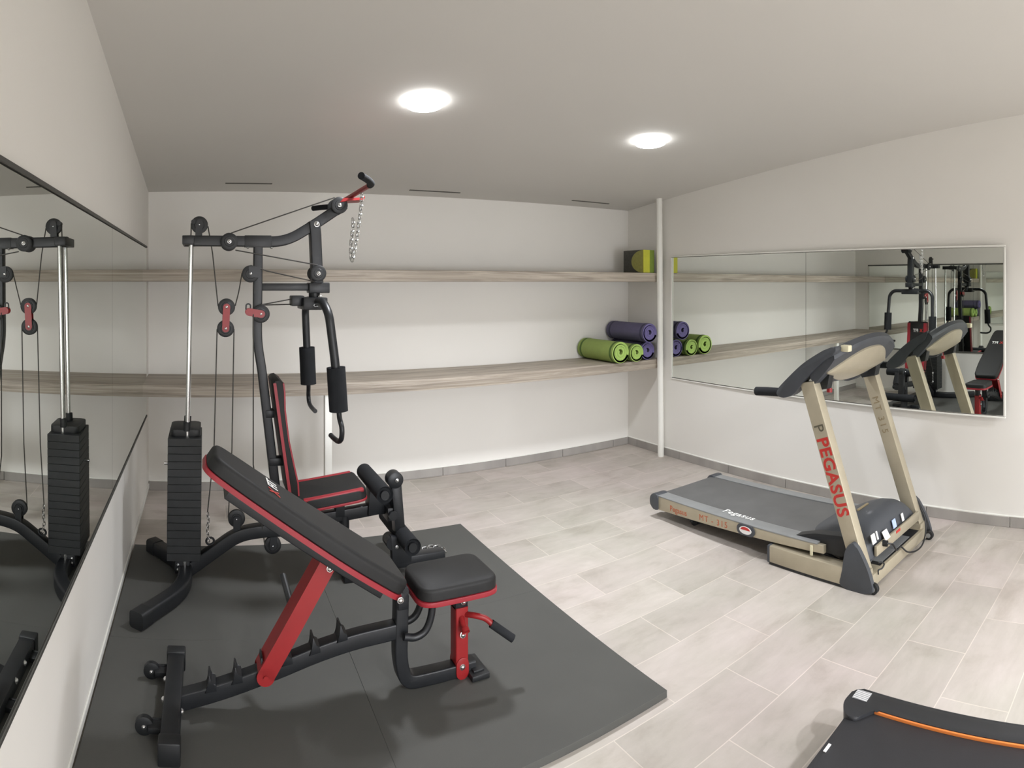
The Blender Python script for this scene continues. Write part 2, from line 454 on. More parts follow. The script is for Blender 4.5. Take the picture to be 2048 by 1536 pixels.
# ------------------------------------------------------------------ ceiling slots and lamps
for (x0, x1, y, lab) in ((.145, .48, 4.385, 'left'), (1.53, 1.95, 4.43, 'mid'), (2.99, 3.39, 4.40, 'right')):
    z0, z1 = ceil_z(x0, y), ceil_z(x1, y)
    bm = B(); box(bm, (x0, y - .011, z0 - .004), (x1, y + .011, z0 + .02), .001, 1)
    for v_ in bm.verts: v_.co.z += (z1 - z0) * (v_.co.x - x0) / (x1 - x0)
    tag(obj('ceiling_vent', bm, simple('slot_dark', (92, 90, 84), .8)),
        {'left': 'thin dark ceiling slot nearest the left wall, above the weight stack',
         'mid': 'middle of the three thin dark ceiling slots, above the upper shelf',
         'right': 'thin dark ceiling slot nearest the white floor-to-ceiling post'}[lab], 'ceiling slot')
def lamp(x, y, label):
    z = ceil_z(x, y)
    t = thing('ceiling_lamp', label, 'lamp', (x, y, z), 'round ceiling lamps')
    nrm = Vector((-(ceil_z(x + .05, y) - ceil_z(x - .05, y)) / .1, -(ceil_z(x, y + .05) - ceil_z(x, y - .05)) / .1, 1)).normalized()
    o = Vector((x, y, z))
    bm = B(); lathe(bm, o + nrm * .01, -nrm, [(0, .104), (.011, .104), (.0125, .102), (.0125, .0985)], 40); obj('rim', bm, M['white_trim'], t)
    bm = B(); lathe(bm, o - nrm * .004, -nrm, [(0, .098), (.014, .097), (.020, .092), (.0235, .08), (.0255, .05), (.026, .001)], 40); obj('diffuser', bm, M['lamp'], t)
lamp(1.067, 2.86, 'bright round ceiling lamp in front of the multi gym, the larger-looking one')
lamp(2.53, 2.86, 'bright round ceiling lamp nearer the right wall and the white post')

# ------------------------------------------------------------------ foam floor tiles
MT = .028
def floor_mat(x0, x1, y0, y1, label):
    bm = B(); box(bm, (x0 + .0003, y0 + .0003, .0005), (x1 - .0003, y1 - .0003, MT), .0008, 1)
    tag(obj('foam_floor_mat', bm, M['mat']), label, 'floor mat', 'dark grey foam floor mats')
floor_mat(-.409, .59, 2.62, 3.56, 'dark grey foam mat under the weight stack by the left wall')
floor_mat(.59, 1.57, 2.62, 3.56, 'dark grey foam mat under the multi gym leg rollers')
floor_mat(-.409, .59, 1.68, 2.62, 'dark grey foam mat under the wheeled rear foot of the bench')
floor_mat(.59, 1.57, 1.68, 2.62, 'dark grey foam mat with the free front corner, under the bench seat')

# ------------------------------------------------------------------ multi gym
G = thing('multi_gym', 'black and red multi gym with weight stack, press arms and leg rollers', 'gym machine', (.3, 3.2, MT))
Yc = 3.2
def gx(pts, y=Yc): return [(p[0], y, p[1]) for p in pts]
SIDE = (0, 1, 0)
bm = B(); sweep(bm, fillet(gx([(-.105, 1.769), (.42, 1.765), (.56, 1.848), (.735, 1.967)]), .13, 8), rrect(.05, .055, .006), SIDE); obj('top_beam', bm, M['black'], G)
bm = B(); box(bm, (-.115, 3.1, 1.745), (-.055, 3.32, 1.791), .004); obj('rod_bracket', bm, M['black'], G)
bm = B(); box(bm, (.205, 3.173, 1.736), (.345, 3.227, 1.797), .003); obj('beam_plate', bm, M['black'], G)
bm = B(); sweep(bm, fillet(gx([(.276, 1.745), (.272, 1.24), (.295, 1.108), (.371, .453), (.395, .25)]), .12, 6), rrect(.052, .047, .006), SIDE); obj('upright', bm, M['black'], G)
bm = B(); sweep(bm, fillet(gx([(-.085, .062), (.03, .145), (.17, .243), (.30, .262), (.46, .262)]), .14, 6), rrect(.06, .064, .006), SIDE); obj('base_beam', bm, M['black'], G)
bm = B(); sweep(bm, gx([(.36, .285), (.60, .305), (.965, .338)]), rrect(.046, .062, .006), SIDE); obj('seat_beam', bm, M['black'], G)
bm = B(); cyl(bm, (.736, Yc, .31), (.736, Yc, .04), .028, bev=.003); box(bm, (.70, 3.03, MT), (.765, 3.36, MT + .05), .006); obj('front_leg', bm, M['black'], G)
bm = B(); box(bm, (.74, 3.115, MT), (1.285, 3.185, MT + .055), .006); obj('floor_rail', bm, M['black'], G)
bm = B(); sweep(bm, fillet([(-.285, 2.71, .066), (-.10, 2.98, .066), (-.10, 3.24, .066), (-.285, 3.46, .066)], .13, 7), rrect(.07, .07, .012), (0, 0, 1)); obj('rear_stabilizer', bm, M['black'], G)
for p, q in (((-.285, 2.71), (-.302, 2.685)), ((-.285, 3.46), (-.302, 3.48))):
    bm = B(); sweep(bm, [(p[0] + (p[0] - q[0]) * 1.4, p[1] + (p[1] - q[1]) * 1.4, .066), (q[0], q[1], .066)], rrect(.076, .078, .016, 4), (0, 0, 1)); obj('foot_cap', bm, M['black_plastic'], G)
bm = B(); box(bm, (-.155, 3.15, MT + .03), (-.078, 3.25, .145), .004); obj('rear_post', bm, M['black'], G)
for y in (3.15, 3.29):
    bm = B(); cyl(bm, (-.071, y, 1.75), (-.104, y, .09), .0115); obj('guide_rod', bm, M['chrome'], G)
# weight stack: sixteen plates under a smaller capped top plate
z = .142
for k in range(16):
    h = .0388; bm = B(); lean = -.006 * (1 - k / 16)
    box(bm, (-.188 + lean, 3.105, z + .0001), (-.016 + lean, 3.36, z + h - .0002), .002, 1); obj('weight_plate', bm, M['stack'], G); z += h
bm = B(); prism(bm, round_outline([(-.178, 3.14), (-.022, 3.14), (-.022, 3.35), (-.178, 3.35)], .03), (0, 0, z), (1, 0, 0), (0, 1, 0), .036, .005); obj('top_plate', bm, M['black_plastic'], G)
bm = B()
for y in (3.15, 3.29): cyl(bm, (-.094, y, z + .03), (-.092, y, z + .075), .019, bev=.003)
each('rod_sleeve', bm, M['black_plastic'], G)
bm = B(); cyl(bm, (-.188, 3.24, .60), (-.215, 3.24, .60), .008, bev=.002); obj('selector_pin', bm, M['chrome'], G)

def pulley(x, y, zz, r=.0445, w=.026):
    bm = B()
    lathe(bm, (x, y - w / 2, zz), (0, 1, 0), [(0, r * .55), (.002, r * .6), (.002, r * .92), (.004, r), (.008, r), (w / 2, r * .86), (w - .008, r), (w - .004, r), (w - .002, r * .92), (w - .002, r * .6), (w, r * .55)], 30)
    p = obj('pulley', bm, M['black_plastic'], G)
    bm = B(); bolt(bm, (x, y - w / 2 - .001, zz), (0, -1, 0), .0085); bolt(bm, (x, y + w / 2 + .001, zz), (0, 1, 0), .0085)
    each('bolt', bm, M['zinc'], p); return p
pulley(-.029, Yc, 1.852); pulley(.125, 3.158, 1.763); pulley(.125, 3.242, 1.763)
pulley(.112, Yc, 1.425); pulley(.107, Yc, 1.313)
pulley(.235, 3.17, 1.597); pulley(.287, 3.155, 1.391, .046)
pulley(.587, 3.155, 1.60, .042); pulley(.587, 3.245, 1.60, .042)
pulley(.700, 3.155, 1.958, .044); pulley(.700, 3.245, 1.958, .044)
pulley(.164, Yc, .325); pulley(.353, Yc, .18)
def plates(name, pts, ys, th, mat):
    bm = B()
    for y in ys: prism_xz(bm, pts, y - th / 2, y + th / 2)
    return each(name, bm, mat, G)
def lozenge(a, c, r, n=8):
    a, c = Vector((a[0], a[1])), Vector((c[0], c[1])); d = (c - a).normalized(); a0 = math.atan2(d.y, d.x); out = []
    for k in range(n + 1): t = a0 - PI / 2 + PI * k / n; out.append((c.x + r * math.cos(t), c.y + r * math.sin(t)))
    for k in range(n + 1): t = a0 + PI / 2 + PI * k / n; out.append((a.x + r * math.cos(t), a.y + r * math.sin(t)))
    return out
plates('pulley_bracket', lozenge((-.029, 1.862), (-.033, 1.79), .018), (3.2 - .02, 3.22), .004, M['black'])
bm = B(); cyl(bm, (-.060, 3.18, 1.867), (-.060, 3.22, 1.867), .012); obj('cable_guard', bm, M['black_plastic'], G)
plates('pulley_strap', lozenge((.112, 1.425), (.107, 1.313), .0185), (3.2 - .0175, 3.2175), .004, M['red'])
plates('pulley_strap', lozenge((.226, 1.401), (.288, 1.391), .0195), (3.155 - .0185, 3.1735), .004, M['red'])
plates('pulley_bracket', [(.225, 1.635), (.285, 1.635), (.285, 1.575), (.225, 1.585)], (3.152, 3.188), .004, M['black'])
bm = B(); torus_link(bm, (.222, 3.15, 1.425), (0, 0, 1), (1, 0, 0), .036, .024, .004); obj('hook_link', bm, M['black'], G)
plates('pulley_bracket', lozenge((.164, .325), (.166, .262), .018), (3.18, 3.22), .004, M['black'])
plates('pulley_bracket', lozenge((.353, .18), (.36, .25), .018), (3.18, 3.22), .004, M['black'])
bm = B()
for x in (.222, .346): bolt(bm, (x, 3.19, 1.737), (0, 0, -1), .009)
for x, zz in ((-.139, .105), (-.139, .082), (-.092, .082)): bolt(bm, (x, 3.149, zz), (0, -1, 0), .006)
bolt(bm, (.582, 3.165, 1.858), (0, -1, 0), .012); bolt(bm, (.60, 3.16, 1.478), (0, -1, 0), .008); bolt(bm, (.985, 3.055, .172), (0, -1, 0), .008)
bolt(bm, (1.062, 3.11, .10), (0, -1, 0), .009); bolt(bm, (.992, 3.072, .513), (0, -1, 0), .008)
each('frame_bolt', bm, M['zinc'], G)
# press arm carrier
bm = B(); box(bm, (.28, 3.178, 1.510), (.64, 3.222, 1.548), .004); box(bm, (.54, 3.155, 1.497), (.65, 3.245, 1.552), .005); obj('pivot_bar', bm, M['black'], G)
bm = B(); sweep(bm, gx([(.571, 1.875), (.578, 1.80), (.590, 1.53)]), rrect(.07, .058, .006), SIDE); obj('front_tube', bm, M['black'], G)
bm = B(); box(bm, (.50, 3.09, 1.412), (.625, 3.31, 1.475), .006); box(bm, (.448, 3.155, 1.430), (.515, 3.245, 1.484), .005); cyl(bm, (.575, Yc, 1.47), (.575, Yc, 1.51), .03); obj('arm_carrier', bm, M['black'], G)
bm = B(); torus_link(bm, (.60, 3.084, 1.44), (1, 0, .3), (0, 0, 1), .03, .014, .0035); torus_link(bm, (.565, 3.084, 1.437), (1, 0, .1), (0, 0, 1), .026, .012, .003); each('hook_link', bm, M['chrome'], G)
def arm(s, z0, xs, foam0, foam1, hook):
    Y = lambda d: Yc + s * d
    bm = B(); tube(bm, fillet([(.575, Y(.05), 1.452), (.578, Y(.235), 1.455), (xs[0], Y(.298), 1.40), (xs[1], Y(.312), foam0), (xs[2], Y(.315), foam1)], .09, 8), .0215, 18)
    a = obj('press_arm', bm, M['black'], G)
    bm = B(); cyl(bm, (xs[1], Y(.312), foam0), (xs[2], Y(.315), foam1), .0455, n=28, bev=.008); obj('foam_grip', bm, M['foam'], a)
    bm = B(); tube(bm, spline([(xs[2], Y(.315), foam1 + .02)] + [(h[0], Y(h[1]), h[2]) for h in hook], 7), .0125, 12); obj('handle', bm, M['black'], a)
arm(-1, 0, (.593, .624, .637), 1.145, .935, [(.638, .33, .905), (.642, .362, .865), (.642, .355, .815), (.638, .31, .788), (.628, .25, .788), (.622, .20, .792)])
arm(1, 0, (.575, .587, .597), 1.178, .965, [(.60, .33, .935), (.604, .358, .895), (.606, .35, .855), (.609, .31, .838), (.613, .25, .832), (.616, .20, .83)])
# back pad
def offset_profile(p, d):
    out = []
    for i in range(len(p)):
        a, c = p[max(i - 1, 0)], p[min(i + 1, len(p) - 1)]
        t = Vector((c[0] - a[0], c[1] - a[1])).normalized(); out.append((p[i][0] - t.y * d, p[i][1] + t.x * d))
    return out
front = [(.372, 1.062), (.396, 1.045), (.402, 1.0), (.404, .91), (.424, .752), (.452, .62), (.470, .54), (.474, .475)]
back = [(.424, .462), (.40, .63), (.372, .83), (.343, 1.045), (.352, 1.058)]
bm = B(); prism_xz(bm, front + back, 3.07, 3.33, .007); p = obj('back_pad', bm, M['vinyl'], G)
strip = offset_profile(front[1:], .002); inn = offset_profile(front[1:], -.006)
bstrip = offset_profile(back[:4], .001); binn = offset_profile(back[:4], -.014)
bm = B()
for y0, y1 in ((3.067, 3.108), (3.292, 3.333)): prism_xz(bm, strip + inn[::-1], y0, y1)
for y0, y1 in ((3.067, 3.08), (3.32, 3.333)): prism_xz(bm, bstrip + binn[::-1], y0, y1)
each('red_trim', bm, M['red_vinyl'], p)
lettering('lettering', 'FIT', .055, M['white_print'], (.4075, 3.215, .95), (0, 1, 0), (-.03, 0, 1), p, bold=.001)
lettering('lettering', 'X', .055, M['red_print'], (.4075, 3.14, .95), (0, 1, 0), (-.03, 0, 1), p, bold=.001)
bm = B(); box(bm, (.335, 3.17, .60), (.405, 3.23, .64), .003); box(bm, (.315, 3.17, .85), (.36, 3.23, .89), .003); each('pad_bracket', bm, M['black'], G)
# seat
R = Matrix.Translation((.65, Yc, .45)) @ Matrix.Rotation(-math.radians(7), 4, 'Y')
def seat_prism(bm, w, l, z0, z1, bev, rad=.058):
    prism(bm, round_outline([(-l / 2, -w / 2), (l / 2, -w / 2), (l / 2, w / 2), (-l / 2, w / 2)], rad, 6), (0, 0, z0), (1, 0, 0), (0, 1, 0), z1 - z0, bev, 3)
bm = B(); cushion(bm, round_outline([(-.1775, -.16), (.1775, -.16), (.1775, .16), (-.1775, .16)], .055, 6), (0, 0, -.026), (1, 0, 0), (0, 1, 0), .053, .011, 4, .001); bmesh.ops.transform(bm, matrix=R, verts=bm.verts); p = obj('seat', bm, M['vinyl'], G)
bm = B(); seat_prism(bm, .326, .361, -.036, -.024, .003)
for s in (-1, 1):
    box(bm, (-.155, s * .142 - .016, .012), (.16, s * .142 + .016, .0295), .006)
bmesh.ops.transform(bm, matrix=R, verts=bm.verts); each('red_trim', bm, M['red_vinyl'], p)
bm = B(); box(bm, (.685, 3.175, .31), (.735, 3.225, .425), .004); obj('seat_post', bm, M['black'], G)
# leg rollers
def foam_roller(x, y0, y1, zz, r):
    bm = B(); cyl(bm, (x, y0, zz), (x, y1, zz), r, n=30, bev=.01); f = obj('foam_roller', bm, M['foam'], G)
    bm = B(); cyl(bm, (x, y0 - .006, zz), (x, y0 + .01, zz), r * .55, n=20, bev=.002); cyl(bm, (x, y1 - .01, zz), (x, y1 + .006, zz), r * .55, n=20, bev=.002); each('end_cap', bm, M['black_plastic'], f)
foam_roller(.889, 2.95, 3.36, .487, .043); foam_roller(1.03, 2.93, 3.40, .215, .043)
bm = B(); prism_xz(bm, [(.86, .31), (.97, .31), (.99, .37), (.925, .50), (.87, .50)], 3.16, 3.24, .004); obj('roller_bracket', bm, M['black'], G)
bm = B(); prism_xz(bm, lozenge((.992, .513), (1.018, .20), .026, 10), 3.085, 3.145, .004); lathe(bm, (.988, 3.08, .51), (0, 1, 0), [(0, .036), (.004, .043), (.06, .043), (.066, .038)], 28); obj('leg_lever', bm, M['black'], G)
bm = B(); prism_xz(bm, [(.95, .36), (1.02, .36), (1.03, .30), (.95, .29)], 3.10, 3.20, .004); cyl(bm, (.975, 3.08, .325), (.975, 3.24, .325), .024); obj('lever_pivot', bm, M['black'], G)
bm = B(); prism_xz(bm, [(.955, .23), (1.04, .20), (1.07, .13), (1.07, MT + .05), (.965, MT + .05)], 3.06, 3.10, .004); cyl(bm, (.965, 3.06, .19), (.965, 3.14, .19), .034, n=24, bev=.003); obj('lever_hub', bm, M['black'], G)
# cables
def cable(pts, r=.0032):
    bm = B(); tube(bm, pts, r, 8); obj('cable', bm, M['rubber'], G)
cable([(-.071, Yc, 1.86), (-.073, Yc, 1.80), (-.09, Yc, .80)])
cable([(.0155, Yc, 1.845), (.040, Yc, 1.70), (.068, Yc, 1.43)])
cable([(.157, Yc, 1.43), (.175, Yc, 1.50), (.191, 3.17, 1.60)])
cable([(.063, Yc, 1.31), (.047, Yc, .68), (.013, 3.15, .375)])
cable([(.151, Yc, 1.31), (.140, Yc, .68), (.121, Yc, .33)])
cable([(.247, 3.135, 1.39), (.247, 3.14, .62), (.31, 3.18, .19)])
cable([(.135, 3.158, 1.807), (.40, 3.155, 1.90), (.675, 3.155, 1.998)])
cable([(.156, 3.158, 1.719), (.35, 3.158, 1.685), (.585, 3.155, 1.643)])
cable([(.235, 3.17, 1.641), (.32, 3.165, 1.612), (.57, 3.155, 1.557)])
cable([(.287, 3.155, 1.4375), (.45, 3.18, 1.466)]); cable([(.295, 3.155, 1.4365), (.45, 3.20, 1.438)])
bm = B(); chain(bm, [(.013, 3.15, .375), (.017, 3.15, .33), (.012, 3.15, .28), (.02, 3.15, .225)], .024, .014, .002); obj('hook_chain', bm, M['chrome'], G)
bm = B(); torus_link(bm, (.026, 3.165, .222), (1, 0, .3), (0, 0, 1), .04, .034, .006); obj('eyelet', bm, M['black'], G)
# bar rest on the beam head
bm = B(); prism_xz(bm, [(.70, 1.972), (.765, 1.984), (.83, 1.988), (.838, 2.008), (.80, 1.998), (.72, 1.996)], 3.14, 3.26, .002); obj('bar_rest', bm, M['red'], G)

t = thing('lat_pulldown_bar', 'red lat bar with bent dark grip ends lying on the multi gym beam head', 'pulldown bar', (.765, Yc, 2.0))
zb = 2.0125
bm = B(); tube(bm, [(.770, 2.78, zb), (.772, 3.2, zb), (.770, 3.6, zb)], .0125, 14); obj('bar', bm, M['red'], t)
for s in (-1, 1):
    bm = B(); tube(bm, spline([(.77, Yc + s * .40, zb), (.762, Yc + s * .45, zb), (.725, Yc + s * .52, zb + .004), (.675, Yc + s * .6, zb + .006)], 5), .0165, 16); obj('grip', bm, M['foam'], t)
bm = B(); chain(bm, [(.772, 2.96, 2.0), (.768, 2.96, 1.93), (.757, 2.965, 1.84), (.745, 2.97, 1.75), (.735, 2.975, 1.695), (.728, 2.98, 1.66), (.722, 2.99, 1.70), (.730, 3.0, 1.78), (.738, 3.0, 1.85), (.735, 3.01, 1.885)], .03, .017, .0032)
tag(obj('steel_chain', bm, M['chrome']), 'shiny steel chain hanging from the red lat bar', 'chain')
bm = B(); chain(bm, [(1.215, 3.285, .034), (1.265, 3.295, .037), (1.305, 3.285, .037), (1.322, 3.245, .036), (1.325, 3.20, .034)], .03, .017, .0032)
tag(obj('steel_chain', bm, M['chrome']), 'short shiny chain lying at the end of the floor rail behind the bench seat', 'chain')

# ------------------------------------------------------------------ adjustable bench
K = thing('weight_bench', 'adjustable black and red weight bench with raised back pad', 'weight bench', (.45, 2.19, MT))
Yb = 2.19
def bx_(pts, y=Yb): return [(p[0], y, p[1]) for p in pts]
dv, nv = Vector((.818, 0, -.5755)), Vector((.5755, 0, .818)); P0 = Vector((-.002, Yb, .912))
def pad_outline(e=0.):
    pts = [(0 - e, -.095 - e), (.10, -.112 - e), (.35, -.124 - e), (.62, -.148 - e), (.80, -.140 - e), (.835 + e, -.118 - e), (.835 + e, .118 + e), (.80, .140 + e), (.62, .148 + e), (.35, .124 + e), (.10, .112 + e), (0 - e, .095 + e)]
    return round_outline(pts, [.05, .05, .2, .2, .06, .03, .03, .06, .2, .2, .05, .05], 5)
bm = B(); cushion(bm, pad_outline(), P0 + nv * .008, dv, (0, 1, 0), .054, .018, 5); p = obj('back_pad', bm, M['vinyl'], K)
bm = B(); prism(bm, pad_outline(.004), P0 - nv * .008, dv, (0, 1, 0), .018, .003); obj('red_trim', bm, M['red_vinyl'], p)
tp = P0 + dv * .255 + nv * .0648
lettering('lettering', 'FIT', .062, M['white_print'], tp + Vector((0, .028, 0)), (0, 1, 0), -dv, p, bold=.0012)
lettering('lettering', 'X', .062, M['red_print'], tp + Vector((0, -.055, 0)), (0, 1, 0), -dv, p, bold=.0012)
bm = B(); sweep(bm, [P0 + dv * .12 - nv * .03, P0 + dv * .80 - nv * .03], rrect(.12, .042, .004), SIDE); obj('back_frame', bm, M['black'], K)
bm = B(); cushion(bm, round_outline([(.762, -.118), (1.077, -.125), (1.077, .125), (.762, .118)], .06, 7), (0, Yb, .392), (1, 0, 0), (0, 1, 0), .048, .015, 5, .003); p = obj('seat_pad', bm, M['vinyl'], K)
bm = B(); prism(bm, round_outline([(.757, -.122), (1.081, -.129), (1.081, .129), (.757, .122)], .062, 7), (0, Yb, .376), (1, 0, 0), (0, 1, 0), .018, .003); obj('red_trim', bm, M['red_vinyl'], p)
bm = B(); sweep(bm, fillet(bx_([(-.10, .062), (.068, .110), (.216, .158), (.40, .218), (.54, .247), (.71, .258)]), .12, 5), rrect(.051, .058, .006), SIDE); obj('main_beam', bm, M['black'], K)
bm = B(); sweep(bm, fillet(bx_([(.722, .385), (.715, .15), (.735, MT + .03), (.85, MT + .028), (1.02, MT + .028)]), .13, 9), rrect(.055, .05, .006), SIDE); obj('front_post', bm, M['black'], K)
bm = B(); box(bm, (.70, Yb - .035, .34), (.742, Yb + .035, .42), .004); cyl(bm, (.725, Yb - .05, .415), (.725, Yb + .05, .415), .012); obj('hinge', bm, M['black'], K)
bm = B(); box(bm, (.985, Yb - .07, MT), (1.06, Yb + .07, MT + .022), .004); box(bm, (1.0, Yb - .05, MT + .02), (1.045, Yb + .05, MT + .03), .003); obj('front_foot', bm, M['black_plastic'], K)
bm = B(); box(bm, (-.145, 1.935, MT + .012), (-.082, 2.445, MT + .072), .006); obj('rear_foot', bm, M['black'], K)
for y0, y1 in ((1.925, 1.975), (2.405, 2.455)):
    bm = B(); box(bm, (-.150, y0, MT), (-.077, y1, MT + .076), .006); obj('foot_cap', bm, M['black_plastic'], K)
for y in (2.065, 2.36):
    bm = B(); lathe(bm, (-.205, y - .012, MT + .032), (0, 1, 0), [(0, .022), (.003, .031), (.021, .031), (.024, .022)], 26); w_ = obj('wheel', bm, M['black_plastic'], K)
    bm = B(); box(bm, (-.21, y + .012, MT + .02), (-.14, y + .02, MT + .045), .002); box(bm, (-.19, y - .03, MT + .022), (-.14, y + .02, MT + .042), .002); obj('wheel_bracket', bm, M['black'], w_)
    bm = B(); bolt(bm, (-.205, y - .012, MT + .032), (0, -1, 0), .0065); obj('bolt', bm, M['zinc'], w_)
bm = B()
for q, d in (((-.145, 2.27, .085), (-1, 0, .3)), ((-.145, 2.16, .085), (-1, 0, .3)), ((-.081, 2.13, .065), (1, -.2, 0)), ((.673, 2.046, .4385), (0, -1, 0)), ((.96, 2.158, .075), (0, -1, 0)), ((.965, 2.158, .325), (0, -1, 0)), ((.96, 2.155, .20), (0, -1, .2)), ((.44, 2.14, .535), (0, -1, .2))):
    bolt(bm, q, d, .0095)
each('frame_bolt', bm, M['zinc'], K)
# ladder catches on the beam
for x in (.02, .112, .205, .29, .39, .49):
    s_ = .16 if x < .1 else .32
    zc = .062 + (x + .10) * .305 + .028 if x < .42 else .245 + .028
    bm = B(); prism_xz(bm, [(x - .02, zc - .02), (x + .022, zc - .012), (x + .018, zc + .012), (x + .004, zc + .014), (x - .002, zc + .042), (x - .008, zc + .042), (x - .008, zc + .008)], Yb - .03, Yb + .03, .002); obj('ladder_catch', bm, M['black'], K)
# red U-channel strut
a, c = Vector((.436, Yb, .545)), Vector((.213, Yb, .165)); d = (c - a).normalized(); sN = Vector((0, 1, 0)); w2 = d.cross(sN).normalized()
bm = B(); sweep(bm, [a, c], [(-.044, -.032), (.044, -.032), (.044, .03), (.039, .03), (.039, -.027), (-.039, -.027), (-.039, .03), (-.044, .03)], SIDE); obj('support_strut', bm, M['red'], K)
bm = B()
for s in (-1, 1): lathe(bm, c + sN * (s * .0415) + Vector((0, -.0025, 0)), (0, 1, 0), [(0, .032), (.005, .032)], 24)
cyl(bm, c + sN * -.05, c + sN * .05, .009); obj('strut_foot', bm, M['red'], K)
bm = B(); cyl(bm, (.32, 2.24, .35), (.30, 2.36, .42), .013, bev=.003); obj('strut_knob', bm, M['black_plastic'], K)
# seat post, lever handle, pull pin
bm = B(); sweep(bm, bx_([(.961, .30), (.961, .075)]), rrect(.058, .052, .005), SIDE)
prism_xz(bm, lozenge((.961, .085), (.961, .052), .026, 8), Yb - .034, Yb + .034, .002); obj('seat_post', bm, M['red'], K)
bm = B(); box(bm, (.935, Yb - .024, .29), (.987, Yb + .024, .38), .003); obj('seat_sleeve', bm, M['black'], K)
bm = B(); tube(bm, spline([(.98, 2.165, .27), (1.0, 2.13, .278), (1.035, 2.11, .268), (1.06, 2.09, .245)], 6), .011, 12); h = obj('handle', bm, M['red'], K)
bm = B(); cyl(bm, (1.052, 2.095, .252), (1.128, 2.06, .192), .0155, n=18, bev=.004); obj('grip', bm, M['foam'], h)
bm = B(); cyl(bm, (.958, 2.165, .262), (.958, 2.13, .235), .012); cyl(bm, (.958, 2.132, .237), (.958, 2.12, .228), .016, bev=.003); obj('pull_pin', bm, M['red'], K)
for y in (2.135, 2.245):
    bm = B(); tube(bm, spline([(.715, y, .255), (.76, y, .245), (.80, y, .262), (.822, y, .31), (.83, y, .38)], 7), .0135, 12); obj('seat_link', bm, M['black'], K)

# ------------------------------------------------------------------ treadmill
T = thing('treadmill', 'beige and charcoal treadmill', 'treadmill', (3.05, 2.2, 0))
T['label'] = 'beige and charcoal motor treadmill with slanted uprights beside the right wall'
DX0, DX1 = 2.712, 3.33
def deck_z(y): return .152 + (3.0 - y) * .021
def rail(x0, x1, xs0, xs1):
    bm = B(); prism_yz(bm, [(3.0, .062), (3.0, .150), (1.72, .176), (1.72, .134)], x0, x1, .004); r = obj('side_rail', bm, M['gold'], T)
    bm = B(); prism_yz(bm, [(3.0, .149), (3.0, .156), (1.76, .183), (1.76, .175)], xs0, xs1, .002); obj('foot_strip', bm, M['railgrey'], r)
    return r
r1 = rail(2.712, 2.742, 2.709, 2.80); r2 = rail(3.30, 3.33, 3.262, 3.333)
lettering('lettering', 'Pegasus', .05, M['orange_print'], (2.7112, 2.80, .105), (0, -1, .03), (0, .03, 1), r1)
lettering('lettering', 'MT - 315', .05, M['orange_print'], (2.7112, 2.50, .120), (0, -1, .03), (0, .03, 1), r1, spacing=1.25)
lettering('lettering', 'Pegasus', .07, M['white_print'], (2.79, 2.36, .1725), (0, -1, .02), (1, 0, 0), r1, spacing=1.1, bold=.0008)
bm = B(); prism(bm, lozenge((-.035, 0), (.035, 0), .031, 10), (2.708, 2.24, .138), (0, -1, .03), (0, .03, 1), .006, .001); bd = obj('badge', bm, M['charcoal'], r1)
bm = B(); prism(bm, [(.045 * math.cos(2 * PI * k / 24), .022 * math.sin(2 * PI * k / 24)) for k in range(24)], (2.7025, 2.24, .138), (0, -1, .03), (0, .03, 1), .002); obj('badge_disc', bm, M['white_print'], bd)
bm = B(); prism(bm, [(.034 * math.cos(PI * k / 12), .002 + .017 * math.sin(PI * k / 12)) for k in range(13)], (2.7008, 2.24, .138), (0, -1, .03), (0, .03, 1), .002); obj('badge_mark', bm, M['red_print'], bd)
bm = B(); prism_yz(bm, [(3.03, .075), (3.045, .11), (3.03, .147), (3.0, .152), (1.70, .178), (1.70, .15), (2.98, .08)], 2.80, 3.262, .003); obj('running_belt', bm, M['belt'], T)
bm = B(); prism_yz(bm, [(2.97, .075), (2.97, .13), (1.75, .158), (1.75, .118)], 2.745, 3.298); obj('deck_board', bm, M['darkgap'], T)
for x0, x1 in ((2.703, 2.80), (3.255, 3.342)):
    bm = B(); prism_yz(bm, round_outline([(2.985, .057), (3.05, .063), (3.065, .11), (3.05, .158), (2.985, .164)], .02, 4), x0, x1, .006); obj('rear_cap', bm, M['charcoal'], T)
bm = B(); cyl(bm, (2.80, 2.75, .03), (3.25, 2.75, .03), .028); cyl(bm, (2.78, 2.75, .03), (2.80, 2.75, .07), .012); obj('deck_roller', bm, M['black_plastic'], T)
# base frame
for x0, x1 in ((2.688, 2.766), (3.375, 3.453)):
    bm = B(); box(bm, (x0, 1.455, .014), (x1, 2.06, .104), .006); fr = obj('base_rail', bm, M['gold'], T)
    bm = B(); box(bm, (x0 - .002, 2.055, .012), (x1 + .002, 2.072, .106), .004); obj('end_cap', bm, M['charcoal'], fr)
    bm = B(); box(bm, (x0 + .002, 1.46, .004), (x1 - .002, 2.06, .0145)); obj('base_strip', bm, M['black_plastic'], fr)
bm = B(); box(bm, (2.74, 1.442, .014), (3.40, 1.60, .078), .006); fb = obj('front_beam', bm, M['gold'], T)
bm = B(); box(bm, (2.85, 1.458, .0785), (3.35, 1.56, .081)); obj('slot_frame', bm, M['darkgap'], fb)
for x0, x1 in ((2.88, 3.055), (3.06, 3.24)):
    bm = B(); box(bm, (x0, 1.468, .081), (x1, 1.545, .083)); obj('slot_insert', bm, M['railgrey'], fb)
for x in (2.712, 3.432):
    bm = B(); lathe(bm, (x - .014, 1.424, .0285), (1, 0, 0), [(0, .018), (.002, .027), (.024, .027), (.027, .018)], 24); w_ = obj('transport_wheel', bm, M['black_plastic'], T)
    bm = B(); lathe(bm, (x - .016, 1.424, .0285), (1, 0, 0), [(0, .014), (.031, .014)], 18); obj('hub', bm, M['railgrey'], w_)
